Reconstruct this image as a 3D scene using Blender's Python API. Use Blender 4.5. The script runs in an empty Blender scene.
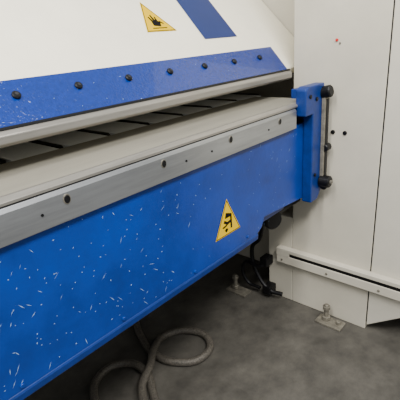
import bpy, bmesh, math, random
from mathutils import Matrix, Vector
random.seed(4)
S=bpy.context.scene
def lin(c):
    return tuple(((v/255)/12.92 if v/255<=0.04045 else ((v/255+0.055)/1.055)**2.4) for v in c)+(1,)
def mat(name,col,rough=.5,metal=0,noise=0.0,nscale=8,bump=0,bscale=200,stretch=None,coat=0,spec=.5):
    m=bpy.data.materials.new(name); m.use_nodes=True
    nt=m.node_tree; b=nt.nodes['Principled BSDF']
    b.inputs['Base Color'].default_value=lin(col); b.inputs['Roughness'].default_value=rough
    b.inputs['Metallic'].default_value=metal; b.inputs['Coat Weight'].default_value=coat
    b.inputs['Specular IOR Level'].default_value=spec
    tc=nt.nodes.new('ShaderNodeTexCoord'); mp=nt.nodes.new('ShaderNodeMapping')
    nt.links.new(tc.outputs['Object'],mp.inputs[0])
    if stretch: mp.inputs['Scale'].default_value=stretch
    if noise>0:
        n=nt.nodes.new('ShaderNodeTexNoise'); n.inputs['Scale'].default_value=nscale; n.inputs['Detail'].default_value=8
        n.inputs['Roughness'].default_value=.68
        nt.links.new(mp.outputs[0],n.inputs['Vector'])
        r=nt.nodes.new('ShaderNodeValToRGB')
        r.color_ramp.elements[0].position=.3; r.color_ramp.elements[1].position=.7
        r.color_ramp.elements[0].color=lin([max(0,c*(1-noise)) for c in col])
        r.color_ramp.elements[1].color=lin([min(255,c*(1+noise*.6)) for c in col])
        nt.links.new(n.outputs['Fac'],r.inputs[0]); nt.links.new(r.outputs[0],b.inputs['Base Color'])
    if bump>0:
        n2=nt.nodes.new('ShaderNodeTexNoise'); n2.inputs['Scale'].default_value=bscale
        nt.links.new(tc.outputs['Object'],n2.inputs['Vector'])
        bp=nt.nodes.new('ShaderNodeBump'); bp.inputs['Strength'].default_value=bump; bp.inputs['Distance'].default_value=.003
        nt.links.new(n2.outputs['Fac'],bp.inputs['Height']); nt.links.new(bp.outputs[0],b.inputs['Normal'])
    return m
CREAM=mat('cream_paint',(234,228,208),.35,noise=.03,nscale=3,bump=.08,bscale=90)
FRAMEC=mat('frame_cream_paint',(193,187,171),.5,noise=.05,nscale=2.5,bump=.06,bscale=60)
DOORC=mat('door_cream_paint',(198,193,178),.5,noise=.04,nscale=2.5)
BAND=mat('blue_hammered_paint',(1,40,118),.16,noise=.12,nscale=60,bump=1.0,bscale=110,coat=.5)
DBLUE=mat('dark_blue_paint',(1,42,112),.4,noise=.15,nscale=20,bump=.2,bscale=60)
STEEL=mat('brushed_steel',(164,166,168),.3,metal=.8,noise=.1,nscale=5,stretch=(.5,6,6))
LIP=mat('lip_steel',(150,146,138),.34,metal=.6,noise=.12,nscale=5,stretch=(.5,6,6))
PLATE=mat('plate_beige',(134,130,118),.5,metal=.1,noise=.07,nscale=4,stretch=(.4,3,3))
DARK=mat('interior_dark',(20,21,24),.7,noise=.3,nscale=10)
BLACK=mat('black_metal',(8,8,10),.45,noise=.2,nscale=20,spec=.3)
FINGER=mat('finger_grey',(222,224,225),.5,metal=0,noise=.06)
YEL=mat('sticker_yellow',(226,186,0),.7,noise=.02,spec=.05)
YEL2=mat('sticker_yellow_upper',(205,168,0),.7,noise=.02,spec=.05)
INK=mat('sticker_black',(10,9,8),.6,noise=.05,spec=.15)
LOGO=mat('logo_blue',(4,34,92),.45,noise=.05)
RED=mat('red_plastic',(190,15,12),.4,noise=.05)
FOOTM=mat('foot_zinc',(125,120,108),.5,metal=.4,noise=.25,nscale=30)
APRON=mat('blue_apron_paint',(1,52,138),.32,noise=.2,nscale=3,bump=.12,bscale=60)
CHIP=mat('paint_scratch_primer',(140,168,205),.7,noise=.3,nscale=60,spec=.2)

def link(o,parent=None,m=None):
    S.collection.objects.link(o)
    if parent: o.parent=parent
    if m: o.data.materials.append(m)
    return o
def bev(o,w,seg=2):
    if w>0:
        b=o.modifiers.new('bevel','BEVEL'); b.width=w; b.segments=seg; b.limit_method='ANGLE'
    return o
def prism(name,pts,a0,a1,axis,m,parent,bv=.003):
    bm=bmesh.new()
    def P(p,t):
        return {'x':(t,p[0],p[1]),'y':(p[0],t,p[1]),'z':(p[0],p[1],t)}[axis]
    A=[bm.verts.new(P(p,a0)) for p in pts]; B=[bm.verts.new(P(p,a1)) for p in pts]
    bm.faces.new(A); bm.faces.new(B[::-1]); n=len(pts)
    for i in range(n): bm.faces.new((A[i],B[i],B[(i+1)%n],A[(i+1)%n]))
    bmesh.ops.recalc_face_normals(bm,faces=bm.faces)
    me=bpy.data.meshes.new(name); bm.to_mesh(me); bm.free()
    return bev(link(bpy.data.objects.new(name,me),parent,m),bv)
def box(name,x0,x1,y0,y1,z0,z1,m,parent,bv=.003):
    return prism(name,[(x0,y0),(x1,y0),(x1,y1),(x0,y1)],z0,z1,'z',m,parent,bv)
def cyl(name,c,r,h,d,m,parent,seg=20,bv=.001,sx=1):
    bm=bmesh.new(); bmesh.ops.create_cone(bm,cap_ends=True,segments=seg,radius1=r,radius2=r,depth=h)
    me=bpy.data.meshes.new(name); 
    q=Vector(d).normalized().to_track_quat('Z','Y').to_matrix().to_4x4()
    bmesh.ops.transform(bm,matrix=Matrix.Translation(c)@q@Matrix.Diagonal((1,sx,1,1)),verts=bm.verts)
    bm.to_mesh(me); bm.free(); o=link(bpy.data.objects.new(name,me),parent,m)
    return bev(o,bv,1)
def tube(name,pts,r,m,parent,cyclic=False):
    cu=bpy.data.curves.new(name+'_c','CURVE'); cu.dimensions='3D'; cu.bevel_depth=r; cu.bevel_resolution=4; cu.resolution_u=14
    s=cu.splines.new('BEZIER'); s.bezier_points.add(len(pts)-1)
    for bp_,p in zip(s.bezier_points,pts):
        bp_.co=p; bp_.handle_left_type=bp_.handle_right_type='AUTO'
    cu.use_fill_caps=True
    t=bpy.data.objects.new('tmp',cu); S.collection.objects.link(t)
    dg=bpy.context.evaluated_depsgraph_get(); me=bpy.data.meshes.new_from_object(t.evaluated_get(dg))
    bpy.data.objects.remove(t); me.name=name; me.materials.clear()
    for p in me.polygons: p.use_smooth=True
    return link(bpy.data.objects.new(name,me),parent,m)
def empty(name):
    e=bpy.data.objects.new(name,None); S.collection.objects.link(e); return e

M=empty('sheet_metal_folding_machine')
XL=-1.3
# ---------- upper clamping beam
prism('upper_beam_cover',[(1.18,1.474),(1.28,1.584),(1.9,2.204),(2.4,2.204),(2.4,1.5),(1.42,1.44),(1.19,1.44)],XL,2.328,'x',CREAM,M,.006)
prism('blue_clamp_band',[(1.165,1.467),(1.272,1.588),(1.281,1.583),(1.182,1.462)],XL,2.0,'x',BAND,M,.003)
prism('clamp_lip',[(1.150,1.450),(1.150,1.428),(1.162,1.418),(1.22,1.418),(1.22,1.47),(1.165,1.468)],XL,2.015,'x',LIP,M,.003)
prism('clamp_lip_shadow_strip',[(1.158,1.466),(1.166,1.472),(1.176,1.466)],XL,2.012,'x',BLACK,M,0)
nrm=Vector((0,-.121,.11)).normalized()
x=.559-.212*8
while x<1.95:
    if x>XL+.05:
        c=Vector((x,1.233,1.542))
        cyl('band_bolt_head',c+nrm*.005,.0135,.012,nrm,BLACK,M,16,.003)
        cyl('band_bolt_socket',c+nrm*.0115,.006,.002,nrm,DARK,M,6,0)
    x+=.212
def slope(xx,yy,off=.0):
    return Vector((xx,yy-off*.7071,yy+.304+off*.7071))
def flat(name,polys,m,parent):
    bm=bmesh.new()
    for p in polys: bm.faces.new([bm.verts.new(v) for v in p])
    me=bpy.data.meshes.new(name); bm.to_mesh(me); bm.free()
    return link(bpy.data.objects.new(name,me),parent,m)
flat('logo_panel',[[slope(1.555,1.347,.002),slope(1.805,1.347,.002),slope(1.84,1.75,.002),slope(1.60,1.75,.002)]],LOGO,M)
# ---------- bending apron
prism('apron_plate',[(XL,.782),(1.44,.782),(1.475,.80),(1.50,.845),(1.91,.815),(1.91,1.222),(XL,1.222)],1.0,1.025,'y',APRON,M,.003)
prism('apron_bottom_flange',[(1.0,.784),(.997,.775),(.999,.752),(1.03,.752),(1.03,.784)],XL,1.442,'x',DBLUE,M,.003)
prism('apron_box_beam',[(1.026,.80),(1.14,.86),(1.14,1.29),(1.026,1.29)],XL,1.72,'x',DBLUE,M,.004)
for i in range(7):
    cyl('flange_bolt',(1.36-.36*i,.998,.80),.007,.008,(0,-1,0),APRON,M,12,.001)
sl=[]; rnd=random.Random(11)
for i in range(460):
    xx=-.4+2.2*rnd.random()**1.35
    zz=.80+.40*rnd.random()
    k=rnd.random()
    if k<.72: L_=rnd.uniform(.003,.008); a=rnd.uniform(0,math.pi); wd=rnd.uniform(.0009,.0022)
    else: L_=rnd.uniform(.010,.030); a=rnd.choice([rnd.gauss(1.0,.2),rnd.gauss(1.0,.2),rnd.gauss(2.3,.3)]); wd=rnd.uniform(.0006,.0013)
    if xx>.9 and rnd.random()<.5: continue
    if 1.1<xx<1.35 and .85<zz<1.06: continue
    u=Vector((math.cos(a),0,math.sin(a))); v=Vector((-u.z,0,u.x)); c=Vector((xx,.9994,zz))
    sl.append([c-u*L_/2,c-v*wd,c+u*L_/2,c+v*wd])
for i in range(20):
    xx=rnd.uniform(-.3,1.9); t=rnd.random()
    c=Vector((xx,1.17+.09*t,1.4725+.1018*t))+nrm*.0006
    L_=rnd.uniform(.003,.007); wd=.001
    u=Vector((1,0,0)); v=nrm.cross(u); sl.append([c-u*L_/2,c-v*wd,c+u*L_/2,c+v*wd])
flat('paint_scratches',sl,CHIP,M)
# silver rail
prism('apron_rail',[(.982,1.218),(.982,1.300),(.988,1.312),(1.03,1.312),(1.03,1.218)],XL,1.765,'x',STEEL,M,.002)
prism('rail_groove',[(.992,1.311),(.992,1.317),(1.03,1.317),(1.03,1.311)],XL,1.76,'x',BLACK,M,0)
prism('apron_top_plate',[(.990,1.317),(.990,1.326),(1.004,1.334),(1.33,1.334),(1.33,1.316)],XL,1.93,'x',PLATE,M,.002)
prism('plate_front_edge',[(.988,1.316),(.988,1.3245),(1.003,1.3355),(1.012,1.3355),(1.012,1.316)],XL,1.925,'x',LIP,M,.001)
x=.517-.365*4
while x<1.7:
    cyl('rail_slot_rim',(x,.9815,1.281),.0115,.004,(0,-1,0),FOOTM,M,20,.0005,1.3)
    cyl('rail_slot',(x,.9805,1.281),.009,.005,(0,-1,0),BLACK,M,20,.0005,1.3)
    x+=.365
for x in (.44,.99,1.13,1.52): cyl('rail_pin',(x,.9815,1.262),.004,.004,(0,-1,0),BLACK,M,12,0)
# lower clamp beam + back table with gauge fingers
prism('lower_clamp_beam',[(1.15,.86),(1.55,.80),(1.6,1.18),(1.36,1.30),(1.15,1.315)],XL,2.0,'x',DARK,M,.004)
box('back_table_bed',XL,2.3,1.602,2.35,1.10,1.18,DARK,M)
x=-1.15
while x<2.0:
    prism('gauge_finger',[(1.333,1.20),(1.333,1.332),(1.40,1.333),(2.2,1.333),(2.2,1.19)],x,x+.172,'x',FINGER,M,.002)
    prism('finger_slot_dark',[(1.335,1.31),(1.37,1.336),(1.60,1.336),(1.61,1.31)],x+.176,x+.200,'x',BLACK,M,.003)  # black bar in each finger gap, the slot's shade put in as colour
    x+=.212
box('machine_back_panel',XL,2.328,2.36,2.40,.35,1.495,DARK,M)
# ---------- right end frame
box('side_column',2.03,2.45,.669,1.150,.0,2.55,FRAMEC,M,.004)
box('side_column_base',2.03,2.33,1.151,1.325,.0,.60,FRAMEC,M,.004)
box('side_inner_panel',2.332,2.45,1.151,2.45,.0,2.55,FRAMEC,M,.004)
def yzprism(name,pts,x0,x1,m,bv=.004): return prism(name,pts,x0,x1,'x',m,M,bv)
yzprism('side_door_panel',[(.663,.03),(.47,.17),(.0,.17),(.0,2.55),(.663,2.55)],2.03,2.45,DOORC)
yzprism('door_recess',[(.667,.0),(.667,.2),(.02,.2),(.02,.0)],2.25,2.43,DARK)
box('seam_gasket',2.034,2.44,.662,.670,.05,2.54,BLACK,M,0)
yzprism('guide_channel_top',[(1.24,.368),(1.24,.393),(.0,.393),(.0,.368)],1.985,2.0295,FRAMEC,.003)
yzprism('guide_channel_face',[(1.24,.29),(1.24,.344),(.0,.344),(.0,.29)],1.988,2.0295,FRAMEC,.003)
yzprism('guide_channel_slot',[(1.15,.343),(1.15,.369),(.0,.369),(.0,.343)],1.994,2.0290,BLACK,0)
yzprism('guide_channel_end',[(1.24,.343),(1.24,.369),(1.15,.369),(1.15,.343)],1.986,2.0295,FRAMEC,.001)
for y in (1.20,.60,.9): cyl('channel_screw',(1.986,y,.315),.007,.006,(-1,0,0),FOOTM,M,12,.001)
for y in (.916,.852): cyl('frame_plug',(2.028,y,1.15),.011,.008,(-1,0,0),BLACK,M,16,.001)
cyl('frame_red_plug',(2.028,.916,1.60),.007,.008,(-1,0,0),RED,M,16,.001)
cyl('frame_plug_high',(2.028,.90,1.585),.005,.006,(-1,0,0),FOOTM,M,12,.001)
# ---------- end bracket (blue)
prism('end_bracket',[(1.785,1.27),(1.785,1.395),(1.815,1.408),(1.975,1.408),(1.975,.85),(1.93,.80),(1.86,.80),(1.86,1.27)],.945,1.0,'y',DBLUE,M,.006)
box('bracket_back_block',1.915,2.02,1.001,1.10,.86,1.38,DBLUE,M,.004)
box('bracket_slide_strip',1.945,1.995,.925,.9445,.87,1.36,FOOTM,M,.003)
box('bracket_slide_groove',1.958,1.982,.921,.9255,.90,1.33,BLACK,M,.001)
for z in (1.08,.87): cyl('bracket_roller',(1.975,.925,z),.020,.05,(-1,0,0),BLACK,M,20,.004)
cyl('bracket_top_roller',(1.96,.93,1.365),.030,.06,(0,-1,.2),BLACK,M,24,.006)
cyl('bracket_low_roller',(1.955,.915,.90),.032,.06,(0,-1,0),BLACK,M,24,.006)
cyl('bracket_low_roller_hub',(1.955,.882,.90),.012,.012,(0,-1,0),FOOTM,M,12,.002)
for xx,z in ((1.825,1.36),(1.89,1.34),(1.89,.95)): cyl('bracket_bolt',(xx,.943,z),.010,.010,(0,-1,0),BLACK,M,6,.001)
# pivot knob & levers
cyl('pivot_knob',(1.70,1.09,.735),.052,.06,(-.4,-1,0),BLACK,M,28,.008)
cyl('pivot_shaft',(1.80,1.12,.735),.022,.46,(1,0,0),BLACK,M,20,.002)
tube('hydraulic_line',[(1.80,1.2,.72),(1.93,1.33,.45),(1.97,1.416,.339),(1.97,1.389,.18),(1.97,1.281,.063),(1.99,1.2,.05)],.014,BLACK,M)
tube('control_lever',[(1.97,1.30,.26),(1.95,1.35,.235),(1.955,1.468,.223),(1.96,1.459,.076),(1.97,1.36,.05)],.012,BLACK,M)
prism('valve_block',[(1.29,.24),(1.345,.24),(1.345,.30),(1.29,.30)],1.95,2.03,'x',BLACK,M,.006)
prism('valve_block_low',[(1.27,.03),(1.33,.03),(1.33,.09),(1.27,.09)],1.95,2.03,'x',BLACK,M,.006)
def foot(x,y,sc=1):
    box('foot_plate',x-.05*sc,x+.035*sc,y-.11*sc,y+.05*sc,0,.014,FOOTM,M,.003)
    cyl('foot_bolt',(x,y,.06*sc),.014*sc,.12*sc,(0,0,1),FOOTM,M,16,.002)
    cyl('foot_nut',(x,y,.028*sc),.027*sc,.026*sc,(0,0,1),FOOTM,M,6,.002)
    cyl('foot_nut_top',(x,y,.10*sc),.024*sc,.022*sc,(0,0,1),FOOTM,M,6,.002)
foot(1.965,.88); foot(1.92,1.53); cyl('foot_anchor',(1.96,.80,.022),.014,.03,(0,0,1),FOOTM,M,6,.002)
box('left_column',XL-.4,XL-.001,.9,2.45,0,2.55,FRAMEC,M,.004)
# ---------- stickers
def sticker(name,P,ym):
    e=empty(name)
    def poly(n,pts_list,m,off): flat(n,[[P(u,v,off) for u,v in pts] for pts in pts_list],m,e)
    poly('yellow_face',[[(-.5,0),(.5,0),(0,.95)]],ym,.0020)
    o=[(-.475,.014),(.475,.014),(0,.92)]; i=[(-.45,.03),(.45,.03),(0,.885)]
    poly('black_border',[[o[k],o[(k+1)%3],i[(k+1)%3],i[k]] for k in range(3)],INK,.0026)
    return poly
def P1(u,v,off): return slope(1.332+.176*u,1.393+.176*v*.77,off)
poly=sticker('warning_sticker',P1,YEL2)
poly('hand_symbol',[[(-.14,.18),(.08,.15),(.15,.29),(.02,.36),(-.12,.32)],[(-.12,.32),(-.06,.34),(-.10,.46),(-.14,.45)],[(-.05,.34),(.02,.36),(.0,.52),(-.04,.51)],
  [(.03,.35),(.09,.32),(.10,.45),(.07,.46)],[(.12,.28),(.23,.21),(.22,.26),(.14,.33)],[(-.24,.09),(.24,.09),(.24,.115),(-.24,.115)]],INK,.0030)
def P2(u,v,off): return Vector((1.220+.172*u,1.0-off,.872+.172*v))
poly=sticker('warning_sticker',P2,YEL)
poly('hand_crush_symbol',[[(.10,.14),(.16,.14),(.16,.46),(.10,.46)],[(-.10,.46),(.16,.46),(.16,.52),(-.06,.60)],
  [(-.16,.36),(-.02,.27),(.10,.30),(.10,.37),(-.02,.35),(-.13,.42)],[(-.22,.26),(-.18,.22),(-.03,.25),(-.04,.29)],
  [(-.10,.12),(-.03,.12),(-.03,.19),(-.10,.19)],[(-.14,.16),(-.065,.08),(.01,.16)]],INK,.0030)

# ---------- hose
HOSE=mat('braided_hose',(88,83,75),.5,metal=.2,noise=.5,nscale=110,bump=.8,bscale=260)
r=.0215
hp=[(.70,1.05,r),(.68,1.30,r),(.715,1.50,r),(.825,1.62,r),(.955,1.60,r),(1.0,1.46,.03),(.925,1.30,r),(.80,1.12,r),(.62,1.0,r)]
hp2=[(.76,1.05,.066),(.885,1.331,.068),(1.018,1.42,.064),(1.14,1.52,r+.024),(1.27,1.565,r),(1.395,1.46,r),(1.385,1.32,r),(1.262,1.27,r),(1.16,1.345,r),(1.12,1.49,r),(1.18,1.70,r),(1.27,1.88,r),(1.25,2.2,r)]
tube('flexible_hose',hp,.0212,HOSE,None)
tube('flexible_hose',hp2,.0212,HOSE,None)
# ---------- room
FL=mat('concrete_floor',(78,75,69),.5,noise=.26,nscale=7,bump=.35,bscale=40)
box('floor',-4,5,-4,5,-.1,0,FL,None,0)
WL=mat('factory_wall',(150,148,142),.8,noise=.06,nscale=2)
box('wall_back',-4,5,5,5.1,0,4.5,WL,None,0)
box('wall_right',5,5.1,-4,5,0,4.5,WL,None,0)
# ---------- lights
def area(n,loc,tgt,sx,sy,p,col=(1,.97,.92)):
    l=bpy.data.lights.new(n,'AREA'); l.shape='RECTANGLE'; l.size=sx; l.size_y=sy; l.energy=p; l.color=col
    o=bpy.data.objects.new(n,l); S.collection.objects.link(o); o.location=loc
    o.rotation_euler=(Vector(tgt)-Vector(loc)).to_track_quat('-Z','Y').to_euler(); return o
area('ceiling_lamp',(.2,-.9,3.9),(.9,1.2,1.0),2.6,.4,225,(1,.985,.96))
area('ceiling_lamp',(-1.2,.6,4.1),(1.2,1.2,1.0),.4,2.4,130,(1,.985,.96))
w=bpy.data.worlds.new('world'); S.world=w; w.use_nodes=True
w.node_tree.nodes['Background'].inputs[0].default_value=(.95,.98,1,1); w.node_tree.nodes['Background'].inputs[1].default_value=.7
# ---------- camera
cam=bpy.data.cameras.new('camera'); co=bpy.data.objects.new('camera',cam); S.collection.objects.link(co)
F=Vector((.6776,.6374,-.3669)).normalized(); D=Vector((-.3223,-.1909,-.9272)); D=(D-F*D.dot(F)).normalized(); R=D.cross(F)
mw=Matrix((R,-D,-F)).transposed().to_4x4(); mw.translation=(0,0,1.66); co.matrix_world=mw
cam.sensor_width=36; cam.lens=36.9; cam.clip_start=.02
S.camera=co
